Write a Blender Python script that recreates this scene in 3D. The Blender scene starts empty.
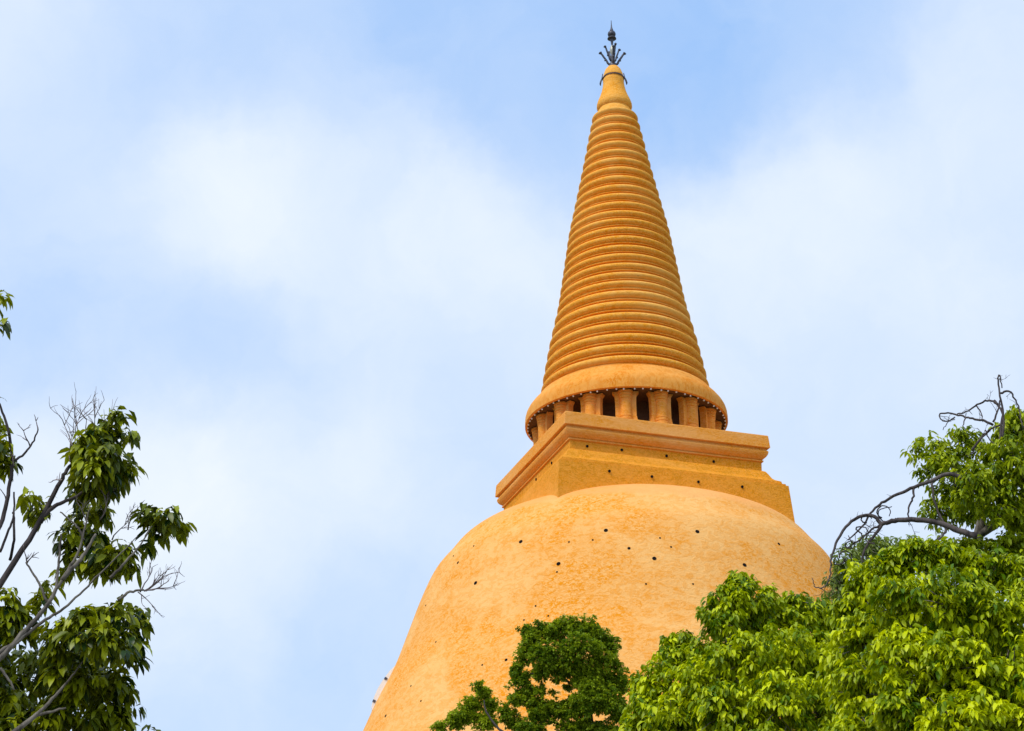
import bpy, math, random
import numpy as np
from mathutils import Vector, Matrix

SC = bpy.context.scene
COL = SC.collection
RNG = np.random.default_rng(11)
random.seed(5)
R = math.radians

# ------------------------------------------------------------------ camera
F_PX = 1764.4563
PITCH, ROLL, YAW = R(24.317228), R(-0.4861736), R(-3.983294)
EYE = np.array([0.0, 0.0, 1.6])
cp, sp = math.cos(PITCH), math.sin(PITCH)
FW = np.array([math.sin(YAW) * cp, math.cos(YAW) * cp, sp])
rr_ = np.array([math.cos(YAW), -math.sin(YAW), 0.0])
uu_ = np.cross(rr_, FW)
RT = math.cos(ROLL) * rr_ + math.sin(ROLL) * uu_
UP = -math.sin(ROLL) * rr_ + math.cos(ROLL) * uu_
cam_data = bpy.data.cameras.new('camera')
cam = bpy.data.objects.new('camera', cam_data)
COL.objects.link(cam)
m = Matrix.Identity(4)
for i in range(3):
    m[i][0], m[i][1], m[i][2], m[i][3] = RT[i], UP[i], -FW[i], EYE[i]
cam.matrix_world = m
cam_data.sensor_fit = 'HORIZONTAL'
cam_data.sensor_width = 36.0
cam_data.lens = F_PX * 36.0 / 1024.0
cam_data.clip_start = 0.1
cam_data.clip_end = 20000.0
SC.camera = cam


def ray(px, py):
    d = FW * F_PX + RT * (px - 512.0) - UP * (py - 365.5)
    return d / np.linalg.norm(d)


def at(px, py, dist):
    """point at a horizontal distance from the viewer's spot"""
    d = ray(px, py)
    return EYE + d * (dist / math.hypot(d[0], d[1]))


def mpp(px, py, dist):
    """metres that one pixel covers there"""
    p = at(px, py, dist) - EYE
    return float(p @ FW) / F_PX


# ------------------------------------------------------------------ helpers
def tag(o, label=None, cat=None, group=None, kind=None):
    if label: o['label'] = label
    if cat: o['category'] = cat
    if group: o['group'] = group
    if kind: o['kind'] = kind
    return o


def empty(name, loc):
    o = bpy.data.objects.new(name, None)
    COL.objects.link(o)
    o.location = [float(v) for v in loc]
    o.empty_display_size = 0.5
    return o


class MB:
    def __init__(self):
        self.v, self.f = [], []

    def add(self, verts, faces):
        b = len(self.v)
        self.v.extend([tuple(float(c) for c in p) for p in verts])
        self.f.extend([tuple(b + i for i in f) for f in faces])

    def revolve(self, prof, seg=96, a0=0.0, cx=0.0, cy=0.0, cap_top=False, cap_bot=False):
        """prof: (r, z) listed from top to bottom"""
        vs, fs = [], []
        for r, z in prof:
            for k in range(seg):
                a = a0 + 2 * math.pi * k / seg
                vs.append((cx + r * math.cos(a), cy + r * math.sin(a), z))
        for i in range(len(prof) - 1):
            for k in range(seg):
                k2 = (k + 1) % seg
                fs.append((i * seg + k, (i + 1) * seg + k, (i + 1) * seg + k2, i * seg + k2))
        if cap_top: fs.append(tuple(range(seg)))
        if cap_bot: fs.append(tuple((len(prof) - 1) * seg + k for k in reversed(range(seg))))
        self.add(vs, fs)

    def box(self, c, e, ax=None):
        """c centre, e half sizes, ax 3 axis vectors"""
        ax = ax or (Vector((1, 0, 0)), Vector((0, 1, 0)), Vector((0, 0, 1)))
        c = Vector(c)
        vs = []
        for sx in (-1, 1):
            for sy in (-1, 1):
                for sz in (-1, 1):
                    vs.append(c + ax[0] * (sx * e[0]) + ax[1] * (sy * e[1]) + ax[2] * (sz * e[2]))
        self.add(vs, [(0, 1, 3, 2), (4, 6, 7, 5), (0, 4, 5, 1), (2, 3, 7, 6), (0, 2, 6, 4), (1, 5, 7, 3)])

    def tube(self, pts, rad, sides=6):
        pts = [Vector([float(c) for c in p]) for p in pts]
        n = len(pts)
        if not hasattr(rad, '__len__'): rad = [rad] * n
        vs, fs = [], []
        side = None
        for i, p in enumerate(pts):
            t = (pts[min(i + 1, n - 1)] - pts[max(i - 1, 0)])
            t = t.normalized() if t.length > 1e-9 else Vector((0, 0, 1))
            if side is None:
                side = t.orthogonal().normalized()
            side = (side - t * side.dot(t))
            side = side.normalized() if side.length > 1e-6 else t.orthogonal().normalized()
            b = t.cross(side)
            for k in range(sides):
                a = 2 * math.pi * k / sides
                vs.append(p + (side * math.cos(a) + b * math.sin(a)) * rad[i])
        for i in range(n - 1):
            for k in range(sides):
                k2 = (k + 1) % sides
                fs.append((i * sides + k, i * sides + k2, (i + 1) * sides + k2, (i + 1) * sides + k))
        fs.append(tuple(reversed(range(sides))))
        fs.append(tuple((n - 1) * sides + k for k in range(sides)))
        self.add(vs, fs)

    def mesh(self, name, material, sharp=None, smooth=True):
        me = bpy.data.meshes.new(name)
        me.from_pydata(self.v, [], self.f)
        me.materials.append(material)
        if smooth:
            me.polygons.foreach_set('use_smooth', [True] * len(me.polygons))
            if sharp is not None:
                me.set_sharp_from_angle(angle=R(sharp))
        me.update()
        return me

    def build(self, name, material, parent=None, sharp=None, smooth=True):
        o = bpy.data.objects.new(name, self.mesh(name, material, sharp, smooth))
        COL.objects.link(o)
        if parent is not None: o.parent = parent
        return o


def spline(pts, n=6):
    """Catmull-Rom through points"""
    P = [np.asarray(p, float) for p in pts]
    if len(P) < 3: return P
    P = [2 * P[0] - P[1]] + P + [2 * P[-1] - P[-2]]
    out = []
    for i in range(1, len(P) - 2):
        for k in range(n):
            t = k / n
            a, b, c, d = P[i - 1], P[i], P[i + 1], P[i + 2]
            out.append(0.5 * (2 * b + (c - a) * t + (2 * a - 5 * b + 4 * c - d) * t * t + (3 * b - a - 3 * c + d) * t ** 3))
    out.append(P[-2])
    return out


# ------------------------------------------------------------------ materials
class NT:
    def __init__(self, name):
        self.m = bpy.data.materials.new(name)
        self.m.use_nodes = True
        self.t = self.m.node_tree
        self.t.nodes.clear()
        self.out = self.t.nodes.new('ShaderNodeOutputMaterial')

    def n(self, typ, **kw):
        nd = self.t.nodes.new(typ)
        for k, v in kw.items():
            if hasattr(nd, k): setattr(nd, k, v)
        return nd

    def l(self, a, b): self.t.links.new(a, b)

    def coord(self, scale=(1, 1, 1)):
        tc = self.n('ShaderNodeTexCoord')
        mp = self.n('ShaderNodeMapping')
        mp.inputs['Scale'].default_value = scale
        self.l(tc.outputs['Object'], mp.inputs['Vector'])
        return mp.outputs['Vector']

    def noise(self, vec, scale, detail=4, rough=0.55, dist=0.0):
        nd = self.n('ShaderNodeTexNoise')
        nd.inputs['Scale'].default_value = scale
        nd.inputs['Detail'].default_value = detail
        nd.inputs['Roughness'].default_value = rough
        nd.inputs['Distortion'].default_value = dist
        self.l(vec, nd.inputs['Vector'])
        return nd.outputs['Fac']

    def ramp(self, fac, lo, hi, a=0.0, b=1.0):
        mr = self.n('ShaderNodeMapRange')
        mr.interpolation_type = 'SMOOTHSTEP'
        mr.inputs['From Min'].default_value = lo
        mr.inputs['From Max'].default_value = hi
        mr.inputs['To Min'].default_value = a
        mr.inputs['To Max'].default_value = b
        self.l(fac, mr.inputs['Value'])
        return mr.outputs['Result']

    def math(self, op, a, b):
        nd = self.n('ShaderNodeMath', operation=op)
        for i, x in enumerate((a, b)):
            if isinstance(x, (int, float)): nd.inputs[i].default_value = x
            else: self.l(x, nd.inputs[i])
        return nd.outputs[0]

    def mix(self, fac, a, b):
        nd = self.n('ShaderNodeMix', data_type='RGBA')
        if isinstance(fac, (int, float)): nd.inputs[0].default_value = fac
        else: self.l(fac, nd.inputs[0])
        for x, i in ((a, 6), (b, 7)):
            if isinstance(x, tuple): nd.inputs[i].default_value = (*x, 1)
            else: self.l(x, nd.inputs[i])
        return nd.outputs[2]

    def principled(self, color, rough=0.8, spec=0.3, bump=None, bstr=0.3, bdist=0.05, metal=0.0):
        p = self.n('ShaderNodeBsdfPrincipled')
        if isinstance(color, tuple): p.inputs['Base Color'].default_value = (*color, 1)
        else: self.l(color, p.inputs['Base Color'])
        if isinstance(rough, (int, float)): p.inputs['Roughness'].default_value = rough
        else: self.l(rough, p.inputs['Roughness'])
        p.inputs['Specular IOR Level'].default_value = spec
        p.inputs['Metallic'].default_value = metal
        if bump is not None:
            b = self.n('ShaderNodeBump')
            b.inputs['Strength'].default_value = bstr
            b.inputs['Distance'].default_value = bdist
            self.l(bump, b.inputs['Height'])
            self.l(b.outputs['Normal'], p.inputs['Normal'])
        self.l(p.outputs[0], self.out.inputs[0])
        return p


def stucco(name, base, pale, deep, fleck=0.5, stain=0.35, seed=(0, 0, 0), speck=1.0, stretch=2.2, cap_z=None, cap_col=None):
    """painted plaster: pale worn patches, deeper repainted flecks, brown stains"""
    t = NT(name)
    c = t.coord((1, 1, stretch))
    off = t.n('ShaderNodeVectorMath', operation='ADD')
    t.l(c, off.inputs[0]); off.inputs[1].default_value = seed
    v = off.outputs[0]
    big = t.noise(v, 0.11, 5, 0.6, 0.4)
    mid = t.noise(v, 1.45 * speck, 4, 0.6, 1.1)
    mid2 = t.noise(v, 0.55 * speck, 5, 0.62, 1.2)
    fine = t.noise(v, 4.2 * speck, 4, 0.7, 0.6)
    col = t.mix(t.ramp(big, 0.40, 0.62), base, pale)
    amt = t.ramp(big, 0.36, 0.60, 1.0, 0.30)
    if cap_z is not None:
        # an upper collar that was plastered smooth
        sep = t.n('ShaderNodeSeparateXYZ'); t.l(t.coord(), sep.inputs[0])
        zz = t.math('ADD', sep.outputs['Z'], t.math('MULTIPLY', t.noise(v, 0.25, 3), 2.2))
        cap = t.ramp(zz, cap_z - 0.35, cap_z + 0.35)
        amt = t.math('MULTIPLY', amt, t.math('SUBTRACT', 1.0, t.math('MULTIPLY', cap, 0.75)))
    flk = t.math('MULTIPLY', t.ramp(mid, 0.49, 0.545, 0.0, fleck), amt)
    col = t.mix(flk, col, deep)
    flk2 = t.math('MULTIPLY', t.ramp(mid2, 0.54, 0.64, 0.0, fleck), amt)
    col = t.mix(flk2, col, deep)
    col = t.mix(t.math('MULTIPLY', t.ramp(fine, 0.48, 0.57, 0.0, 0.85), amt), col, pale)
    if cap_z is not None:
        col = t.mix(t.math('MULTIPLY', cap, t.ramp(mid2, 0.35, 0.6, 0.8, 0.45)), col, cap_col)
    st = t.ramp(t.noise(v, 0.75 * speck, 8, 0.72, 1.4), 0.585, 0.75, 0.0, stain)
    col = t.mix(st, col, (0.26, 0.10, 0.015))
    b = t.math('ADD', t.math('MULTIPLY', mid, 0.5), t.math('MULTIPLY', fine, 0.5))
    t.principled(col, 0.9, 0.08, b, 0.55, 0.2)
    return t.m


M = {}
M['dome'] = stucco('dome_plaster', (0.85, 0.37, 0.078), (0.90, 0.49, 0.165), (0.81, 0.275, 0.006), fleck=1.0, stain=0.22, stretch=1.5, cap_z=51.9, cap_col=(0.86, 0.385, 0.12))
M['tier'] = stucco('ochre_plaster', (0.80, 0.295, 0.012), (0.85, 0.37, 0.06), (0.58, 0.225, 0.003), fleck=0.8, stain=0.22, speck=1.6, stretch=1.4)
M['abacus'] = stucco('orange_plaster', (0.85, 0.335, 0.045), (0.87, 0.41, 0.12), (0.76, 0.255, 0.006), fleck=0.85, stain=0.32, speck=1.5)
M['spire'] = stucco('ring_plaster', (0.91, 0.385, 0.040), (0.92, 0.47, 0.11), (0.80, 0.29, 0.006), fleck=0.85, stain=0.65, speck=1.5, stretch=1.5)
M['beam'] = stucco('streaked_plaster', (0.83, 0.315, 0.038), (0.86, 0.39, 0.09), (0.74, 0.21, 0.005), fleck=1.0, stain=0.35, speck=1.6, stretch=0.45)
M['inner'] = stucco('shade_brown_plaster', (0.13, 0.07, 0.05), (0.18, 0.10, 0.06), (0.08, 0.04, 0.03), stain=0.4)  # dark brown puts the shade under the beam and behind columns into the colour


def plain(name, col, rough=0.6, spec=0.3, metal=0.0, var=0.25):
    t = NT(name)
    nz = t.noise(t.coord(), 6.0, 5)
    dark = tuple(c * (1 - var) for c in col)
    t.principled(t.mix(t.ramp(nz, 0.35, 0.65), dark, col), rough, spec, nz, 0.15, 0.01, metal)
    return t.m


M['hole'] = plain('hole_dark', (0.012, 0.009, 0.008), 0.9, 0.1)
M['iron'] = plain('dark_iron', (0.085, 0.085, 0.11), 0.5, 0.5, 0.5)
M['pale_metal'] = plain('pale_metal', (0.50, 0.50, 0.44), 0.5, 0.4, 0.2)
M['white'] = plain('white_paint', (0.88, 0.88, 0.88), 0.6, 0.3, 0, 0.06)
M['lamp'] = plain('white_glass', (0.86, 0.86, 0.86), 0.25, 0.6, 0, 0.02)
M['stone'] = plain('terrace_stone', (0.40, 0.33, 0.24), 0.85, 0.2)


def bark(name, a, b, sc=9.0):
    t = NT(name)
    v = t.coord((1, 1, 0.35))
    n1 = t.noise(v, sc, 6, 0.65, 0.6)
    n2 = t.noise(v, sc * 0.2, 3, 0.5, 0.3)
    col = t.mix(t.ramp(n1, 0.35, 0.65), a, b)
    col = t.mix(t.ramp(n2, 0.52, 0.66, 0, 0.6), col, tuple(min(1, c * 1.45) for c in b))
    t.principled(col, 0.85, 0.2, n1, 0.6, 0.02)
    return t.m


M['bark_grey'] = bark('bark_grey', (0.07, 0.06, 0.052), (0.22, 0.195, 0.165), 12)
M['bark_dark'] = bark('bark_dark', (0.035, 0.028, 0.028), (0.085, 0.07, 0.07))
M['vine'] = bark('dry_vine', (0.04, 0.032, 0.034), (0.11, 0.09, 0.088), 14)
M['twig'] = bark('twig_bark', (0.14, 0.11, 0.115), (0.28, 0.23, 0.23), 20)


def leafmat(name, old, young, trans=0.35, gloss=0.4, tcol=None):
    t = NT(name)
    a = t.n('ShaderNodeAttribute'); a.attribute_name = 'tint'
    col = t.mix(a.outputs['Fac'], old, young)
    p = t.principled(col, 0.42, gloss)
    tr = t.n('ShaderNodeBsdfTranslucent')
    tc = tcol or (1.25, 1.15, 0.5)
    mul = t.n('ShaderNodeMix', data_type='RGBA', blend_type='MULTIPLY')
    mul.inputs[0].default_value = 1.0
    t.l(col, mul.inputs[6]); mul.inputs[7].default_value = (*tc, 1)
    t.l(mul.outputs[2], tr.inputs['Color'])
    ms = t.n('ShaderNodeMixShader'); ms.inputs[0].default_value = trans
    t.l(p.outputs[0], ms.inputs[1]); t.l(tr.outputs[0], ms.inputs[2])
    t.l(ms.outputs[0], t.out.inputs[0])
    return t.m


M['leaf_bright'] = leafmat('leaf_bright', (0.085, 0.18, 0.002), (0.70, 0.77, 0.003), 0.28, 0.2)
M['leaf_mid'] = leafmat('leaf_mid', (0.11, 0.19, 0.006), (0.52, 0.60, 0.012), 0.36, 0.2)
M['leaf_dark'] = leafmat('leaf_dark', (0.09, 0.18, 0.010), (0.40, 0.50, 0.022), 0.40, 0.12)
M['leaf_left'] = leafmat('leaf_left', (0.016, 0.045, 0.005), (0.42, 0.47, 0.004), 0.24, 0.3)
M['leaf_grey'] = leafmat('leaf_grey', (0.16, 0.23, 0.07), (0.36, 0.45, 0.09), 0.3, 0.2)

# ------------------------------------------------------------------ ground
gt = NT('court_ground')
gv = gt.coord()
gcol = gt.mix(gt.ramp(gt.noise(gv, 0.05, 6), 0.42, 0.58), (0.22, 0.19, 0.14), (0.08, 0.12, 0.03))
gcol = gt.mix(gt.ramp(gt.noise(gv, 1.7, 6), 0.4, 0.7, 0, 0.5), gcol, (0.16, 0.145, 0.11))
gt.principled(gcol, 0.9, 0.15, gt.noise(gv, 6, 5), 0.3, 0.03)
g = MB()
rings = [0, 15, 40, 90, 200, 500, 1500, 6000]
vs, fs = [(0, 100, 0)], []
S = 48
for r in rings[1:]:
    for k in range(S):
        a = 2 * math.pi * k / S
        vs.append((r * math.cos(a), 100 + r * math.sin(a), 0))
for k in range(S): fs.append((0, 1 + k, 1 + (k + 1) % S))
for i in range(len(rings) - 2):
    for k in range(S):
        k2 = (k + 1) % S
        fs.append((1 + i * S + k, 1 + (i + 1) * S + k, 1 + (i + 1) * S + k2, 1 + i * S + k2))
g.add(vs, fs)
tag(g.build('ground', gt.m), 'temple court ground of worn paving and grass', 'ground', kind='structure')

# ------------------------------------------------------------------ stupa
D = 150.0
stupa = empty('stupa', (0, D, 0))
tag(stupa, 'giant orange bell shaped stupa with ringed conical spire and dark metal finial', 'stupa')
PHI = R(-22.338)


def sq_ring(s):
    """corners of the square of half size s in stupa coordinates"""
    return [(s * math.sqrt(2) * math.sin(PHI + k * math.pi / 2), -s * math.sqrt(2) * math.cos(PHI + k * math.pi / 2)) for k in range(4)]


def sq_loft(mb, prof, cap_top=True, cap_bot=True):
    n = 4
    vs, fs = [], []
    for s, z in prof:
        for x, y in sq_ring(s): vs.append((x, y, z))
    for i in range(len(prof) - 1):
        for k in range(n):
            k2 = (k + 1) % n
            fs.append((i * n + k, (i + 1) * n + k, (i + 1) * n + k2, i * n + k2))
    if cap_top: fs.append(tuple(range(n)))
    if cap_bot: fs.append(tuple((len(prof) - 1) * n + k for k in reversed(range(n))))
    mb.add(vs, fs)


# dome (bell)
key = [(3.0, 54.6), (8.0, 54.15), (10.8, 53.35), (13.7, 52.15), (15.28, 51.1), (16.4, 49.75), (17.55, 48.3), (18.6, 46.0), (19.75, 42.8),
       (20.85, 39.8), (22.3, 36.8), (23.2, 34.7), (24.5, 31.6), (26.2, 28.0), (28.2, 24.5), (30.4, 21.5)]
dprof = [tuple(p) for p in spline(key, 6)]
b = MB(); b.revolve(dprof, 200)
dome = b.build('dome', M['dome'], stupa)
# lower mouldings and terraces, below the picture
b = MB()
b.revolve([(30.4, 21.5), (31.2, 21.2), (31.6, 20.4), (31.2, 19.6), (30.9, 19.2), (32.0, 18.8), (32.5, 17.9), (32.0, 17.0), (31.7, 16.6), (33.0, 16.2),
           (33.6, 15.2), (33.0, 14.2), (32.8, 13.6), (34.6, 13.4), (34.8, 9.0), (39.0, 8.9), (39.2, 4.5), (45.0, 4.4), (45.2, -0.3)], 120)
b.build('terrace', M['stone'], stupa, sharp=35)

# square platform
b = MB()
sq_loft(b, [(8.0, 57.6), (8.93, 57.6), (8.90, 56.42), (9.00, 56.36), (9.14, 56.28), (9.30, 56.0), (9.52, 55.55), (9.70, 55.36), (9.95, 55.22), (10.10, 55.12),
            (10.14, 54.86), (10.36, 54.82), (10.37, 54.66), (10.53, 54.62), (10.82, 50.2)])
platform = b.build('square_platform', M['tier'], stupa, smooth=False)
b = MB()
sq_loft(b, [(9.44, 59.57), (9.47, 59.48), (9.55, 58.42), (9.50, 58.38), (9.30, 58.36), (9.30, 58.20), (9.40, 58.14), (9.42, 58.0), (9.36, 57.80), (9.24, 57.62),
            (9.10, 57.50), (9.04, 57.44), (8.97, 57.42), (8.97, 57.36), (9.06, 57.33), (9.05, 57.22), (8.6, 57.20)])
b.build('cornice', M['abacus'], platform, smooth=False)

# colonnade: inner drum and sixteen columns with side strips
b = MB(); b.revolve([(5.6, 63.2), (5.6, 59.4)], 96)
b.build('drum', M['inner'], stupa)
cb = MB()
ZB, ZT = 59.45, 63.0
H = ZT - ZB
shaft = [(0.74, 1.0), (0.74, .955), (0.62, .945), (0.68, .925), (0.67, .885), (0.58, .87), (0.64, .85), (0.63, .80), (0.55, .785), (0.61, .765), (0.61, .745), (0.55, .73),
         (0.55, .36), (0.61, .345), (0.61, .315), (0.55, .305), (0.66, .285), (0.65, .23), (0.57, .22), (0.70, .20), (0.72, .0)]
cb.revolve([(r * 0.90, ZB + h * H) for r, h in shaft], 24, 0, 8.05, 0)
for s in (-1, 1):       # flanking strips with flared head and foot
    rows = [(1.16, 1.0), (1.12, .965), (1.04, .94), (0.98, .915), (0.95, .89), (0.94, .80), (0.92, .79), (0.92, .33), (0.96, .32), (0.97, .27), (0.99, .26), (1.03, .20), (1.06, .0)]
    vs, fs = [], []
    for w, h in rows:
        z = ZB + h * H
        for x in (8.08, 7.5):
            for y in (0.25, w): vs.append((x, s * y, z))
    for i in range(len(rows) - 1):
        q = i * 4
        for a_, b_ in ((0, 1), (1, 3), (3, 2), (2, 0)):
            f = (q + a_, q + b_, q + 4 + b_, q + 4 + a_)
            fs.append(f if s < 0 else tuple(reversed(f)))
    cb.add(vs, fs)
cmesh = cb.mesh('column', M['abacus'], sharp=30)
for k in range(16):
    o = bpy.data.objects.new('column', cmesh); COL.objects.link(o); o.parent = stupa
    o.rotation_euler = (0, 0, PHI - math.pi / 2 + k * math.pi / 8)

# ring beam
b = MB()
b.revolve([(7.55, 65.75), (7.85, 65.72), (8.05, 65.55), (8.25, 65.28), (8.48, 64.98), (8.60, 64.80), (8.66, 64.79), (8.72, 64.74), (9.0, 64.36), (9.16, 64.05), (9.24, 63.75), (9.27, 63.4), (9.27, 62.98),
           (9.2, 62.93), (9.05, 62.92)], 160)
beam = b.build('ring_beam', M['beam'], stupa, sharp=40)
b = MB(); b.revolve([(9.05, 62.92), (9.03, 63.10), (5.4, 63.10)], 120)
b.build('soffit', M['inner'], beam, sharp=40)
lb = MB()
lb.revolve([(0.02, 0.085), (0.06, 0.06), (0.088, 0.0), (0.06, -0.06), (0.02, -0.085)], 8, cap_top=True, cap_bot=True)
lmesh = lb.mesh('lamp', M['lamp'])
NL = 72
for k in range(NL):
    a = 2 * math.pi * (k + 0.12 * math.sin(k * 2.3)) / NL
    o = bpy.data.objects.new('lamp', lmesh); COL.objects.link(o); o.parent = beam
    o.location = (9.0 * math.cos(a), 9.0 * math.sin(a), 62.86 + 0.02 * math.sin(k * 1.7))

# spire
crest = [(95.69, 2.3), (94.63, 2.5), (93.56, 2.71), (92.5, 2.91), (91.29, 3.14), (90.25, 3.34), (89.13, 3.56), (88.0, 3.79), (86.89, 4.02), (85.78, 4.25),
         (84.71, 4.47), (83.68, 4.69), (82.64, 4.89), (81.69, 5.04), (80.7, 5.18), (79.69, 5.34), (78.64, 5.49), (77.67, 5.64), (76.59, 5.8), (75.57, 5.95),
         (74.59, 6.13), (73.39, 6.4), (72.17, 6.67), (70.94, 6.94), (69.82, 7.16), (68.63, 7.38), (67.46, 7.59), (66.28, 7.78)]
sprof = [(0.02, 102.15), (0.32, 102.12), (0.58, 102.0), (0.78, 101.72), (0.90, 101.4), (0.99, 101.1), (1.02, 100.95), (1.02, 100.86), (0.92, 100.82), (0.92, 100.62), (1.02, 100.55),
         (1.06, 100.42), (1.04, 100.2), (1.10, 99.7), (1.22, 99.1), (1.42, 98.5), (1.62, 98.0), (1.74, 97.6), (1.76, 97.3), (1.66, 97.05), (1.55, 96.95), (1.6, 96.75), (1.74, 96.6)]
for i, (z, r) in enumerate(crest):
    p = (crest[i][0] - crest[i + 1][0]) if i < len(crest) - 1 else 1.18
    up = (crest[i - 1][0] - z) if i else 1.0
    q = min(p, up)
    sl = 0.2   # cone slope dr/dz
    c = []
    for h, dr in ((.46, -.42), (.43, -.24), (.37, -.09), (.29, -.01), (.19, .02), (.08, .0), (-.02, -.06), (-.10, -.14), (-.17, -.25), (-.21, -.36)):
        c.append((r - h * q * sl + dr * q, z + h * q))
    c += [(r - .27 * p, z - .23 * p), (r - .20 * p, z - .28 * p), (r - .22 * p, z - .345 * p), (r - .60 * p, z - .37 * p), (r - .60 * p, z - .47 * p)]
    sprof += c
sprof = [sprof[0]] + [p for i, p in enumerate(sprof[1:], 1) if True]
b = MB(); b.revolve(sprof, 128, cap_top=True)
spire = b.build('spire', M['spire'], stupa, sharp=38)
# small dark metal ring with a few hanging hooks round the neck
b = MB()
b.tube([(1.06 * math.cos(a), 1.06 * math.sin(a), 100.70) for a in np.linspace(0, 2 * math.pi, 33)], 0.06, 5)
for k in (0, 1, 2):
    a = math.pi * k / 2 + 0.02
    u = np.array([math.cos(a), math.sin(a), 0])
    b.tube([u * 1.05 + [0, 0, 101.35], u * 1.14 + [0, 0, 100.8], u * 1.25 + [0, 0, 100.5], u * 1.33 + [0, 0, 100.15], u * 1.30 + [0, 0, 99.95]], [.04, .06, .09, .09, .03], 6)
b.build('collar', M['iron'], spire)

# finial
fin = MB()
fin.revolve([(0.03, 107.75), (0.05, 107.2), (0.09, 106.85), (0.17, 106.6), (0.20, 106.5), (0.18, 106.42), (0.37, 106.28), (0.42, 106.08), (0.38, 105.9), (0.22, 105.78), (0.16, 105.72),
             (0.42, 105.62), (0.46, 105.52), (0.18, 105.44), (0.14, 105.2), (0.11, 104.9), (0.07, 104.7)], 16, cap_top=True, cap_bot=True)
fin.revolve([(0.07, 103.9), (0.13, 103.6), (0.17, 103.2), (0.15, 102.9), (0.21, 102.7), (0.35, 102.45), (0.42, 102.3), (0.40, 102.12), (0.3, 102.05)], 14, cap_top=True, cap_bot=True)
finial = fin.build('finial', M['iron'], stupa, sharp=45)
fm = MB()
fm.revolve([(0.06, 104.75), (0.15, 104.6), (0.24, 104.35), (0.26, 104.1), (0.22, 103.85), (0.12, 103.6), (0.08, 103.5)], 14, cap_top=True, cap_bot=True)
fm.build('urn', M['pale_metal'], finial)


def prong(reach, ztop, zbase, rad):
    p = MB()
    pts = spline([(0.05, 0, zbase), (reach * .25, 0, zbase - .04), (reach * .42, 0, zbase + .12), (reach * .50, 0, zbase + .36), (reach * .74, 0, zbase + (ztop - zbase) * .64), (reach * .90, 0, ztop - .14),
                  (reach, 0, ztop)], 4)
    n = len(pts)
    p.tube(pts, [rad * (1.0 - 0.25 * i / n) for i in range(n)], 6)
    e = Vector(pts[-1])
    p.tube([e + Vector((-.06, 0, -.06)), e + Vector((.05, 0, .05)), e + Vector((.09, 0, .16))], [rad * .9, rad * 1.5, .01], 6)
    k = Vector(pts[int(n * .55)])
    p.tube([k, k + Vector((.13, 0, -.02)), k + Vector((.17, 0, .12))], [rad * .9, rad * .8, .01], 5)
    return p.mesh('prong', M['iron'])


low, high = prong(1.20, 103.75, 102.45, 0.13), prong(0.78, 104.35, 102.9, 0.11)
for me, a0 in ((low, 0.12), (high, 0.45)):
    for k in range(4):
        o = bpy.data.objects.new('prong', me); COL.objects.link(o); o.parent = finial
        o.rotation_euler = (0, 0, a0 + k * math.pi / 2)

# vent holes: cups let into the plaster
BASE = np.array([0, D, 0.0])
dz = np.array([p[1] for p in dprof])[::-1]
dr_ = np.array([p[0] for p in dprof])[::-1]


def hit_dome(px, py):
    d = ray(px, py)
    t = np.linspace(120, 190, 14001)
    X, Y, Z = t * d[0], t * d[1] - D, 1.6 + t * d[2]
    rad = np.hypot(X, Y)
    ins = np.where((rad <= np.interp(Z, dz, dr_)) & (Z < 54))[0]
    if not len(ins): return None
    i = ins[0]
    z = Z[i]
    sl = (np.interp(z + .2, dz, dr_) - np.interp(z - .2, dz, dr_)) / .4
    n = Vector((X[i] / rad[i], Y[i] / rad[i], -sl)).normalized()
    return Vector((X[i], Y[i], z)), n


def hit_face(px, py, face, s):
    a = PHI + (math.pi / 4 if face > 0 else -math.pi / 4)
    n = np.array([math.sin(a), -math.cos(a)])
    d = ray(px, py)
    t = (s + n[1] * D) / (d[:2] @ n)
    return Vector((t * d[0], t * d[1] - D, 1.6 + t * d[2])), Vector((n[0], n[1], 0))


def hole_mesh(r):
    h = MB()
    h.revolve([(r * 1.0, -0.05), (r * 1.0, 0.012), (r * .8, 0.016), (r * .55, 0.004), (0.01, 0.002)], 14, cap_bot=True)
    return h.mesh('vent_hole', M['hole'])


HM = {k: hole_mesh(k) for k in (0.075, 0.12, 0.165)}


def hole(hit, parent, r):
    if hit is None: return
    p, n = hit
    o = bpy.data.objects.new('vent_hole', HM[r]); COL.objects.link(o); o.parent = parent
    o.rotation_mode = 'QUATERNION'
    o.rotation_quaternion = n.to_track_quat('Z', 'Y')
    o.location = p + n * 0.015


for x, y in [(605.9, 530.4), (697.3, 531.6), (654.3, 558.5), (558.5, 563.8), (744.5, 565), (475.6, 583), (520.8, 541.7)]: hole(hit_dome(x, y), dome, 0.165)
for x, y in [(778.8, 543.9), (506.2, 659.9), (458, 562.7), (385.7, 715.9), (629, 548.3)]: hole(hit_dome(x, y), dome, 0.12)
for x, y in [(592.7, 540), (671, 547), (660, 538), (569, 542), (646, 584), (693, 584), (482.3, 665), (425.7, 605.4), (453.5, 556), (548.3, 616), (535.6, 606), (524, 620),
             (473.8, 546), (557, 572), (700, 611), (436, 642), (411, 686), (421, 701)]: hole(hit_dome(x, y), dome, 0.075)
for x, y in [(587.2, 446.2), (621.8, 449.9), (666.6, 455.9), (713.7, 461.5)]: hole(hit_face(x, y, 1, 8.93), platform, 0.12)
for x, y in [(609.5, 471), (652, 476.5), (698.5, 481.8), (742.3, 486.7)]: hole(hit_face(x, y, 1, 10.66), platform, 0.12)
for x, y in [(551.5, 462.9), (535.9, 479.3)]: hole(hit_face(x, y, -1, 8.95), platform, 0.12)

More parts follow.
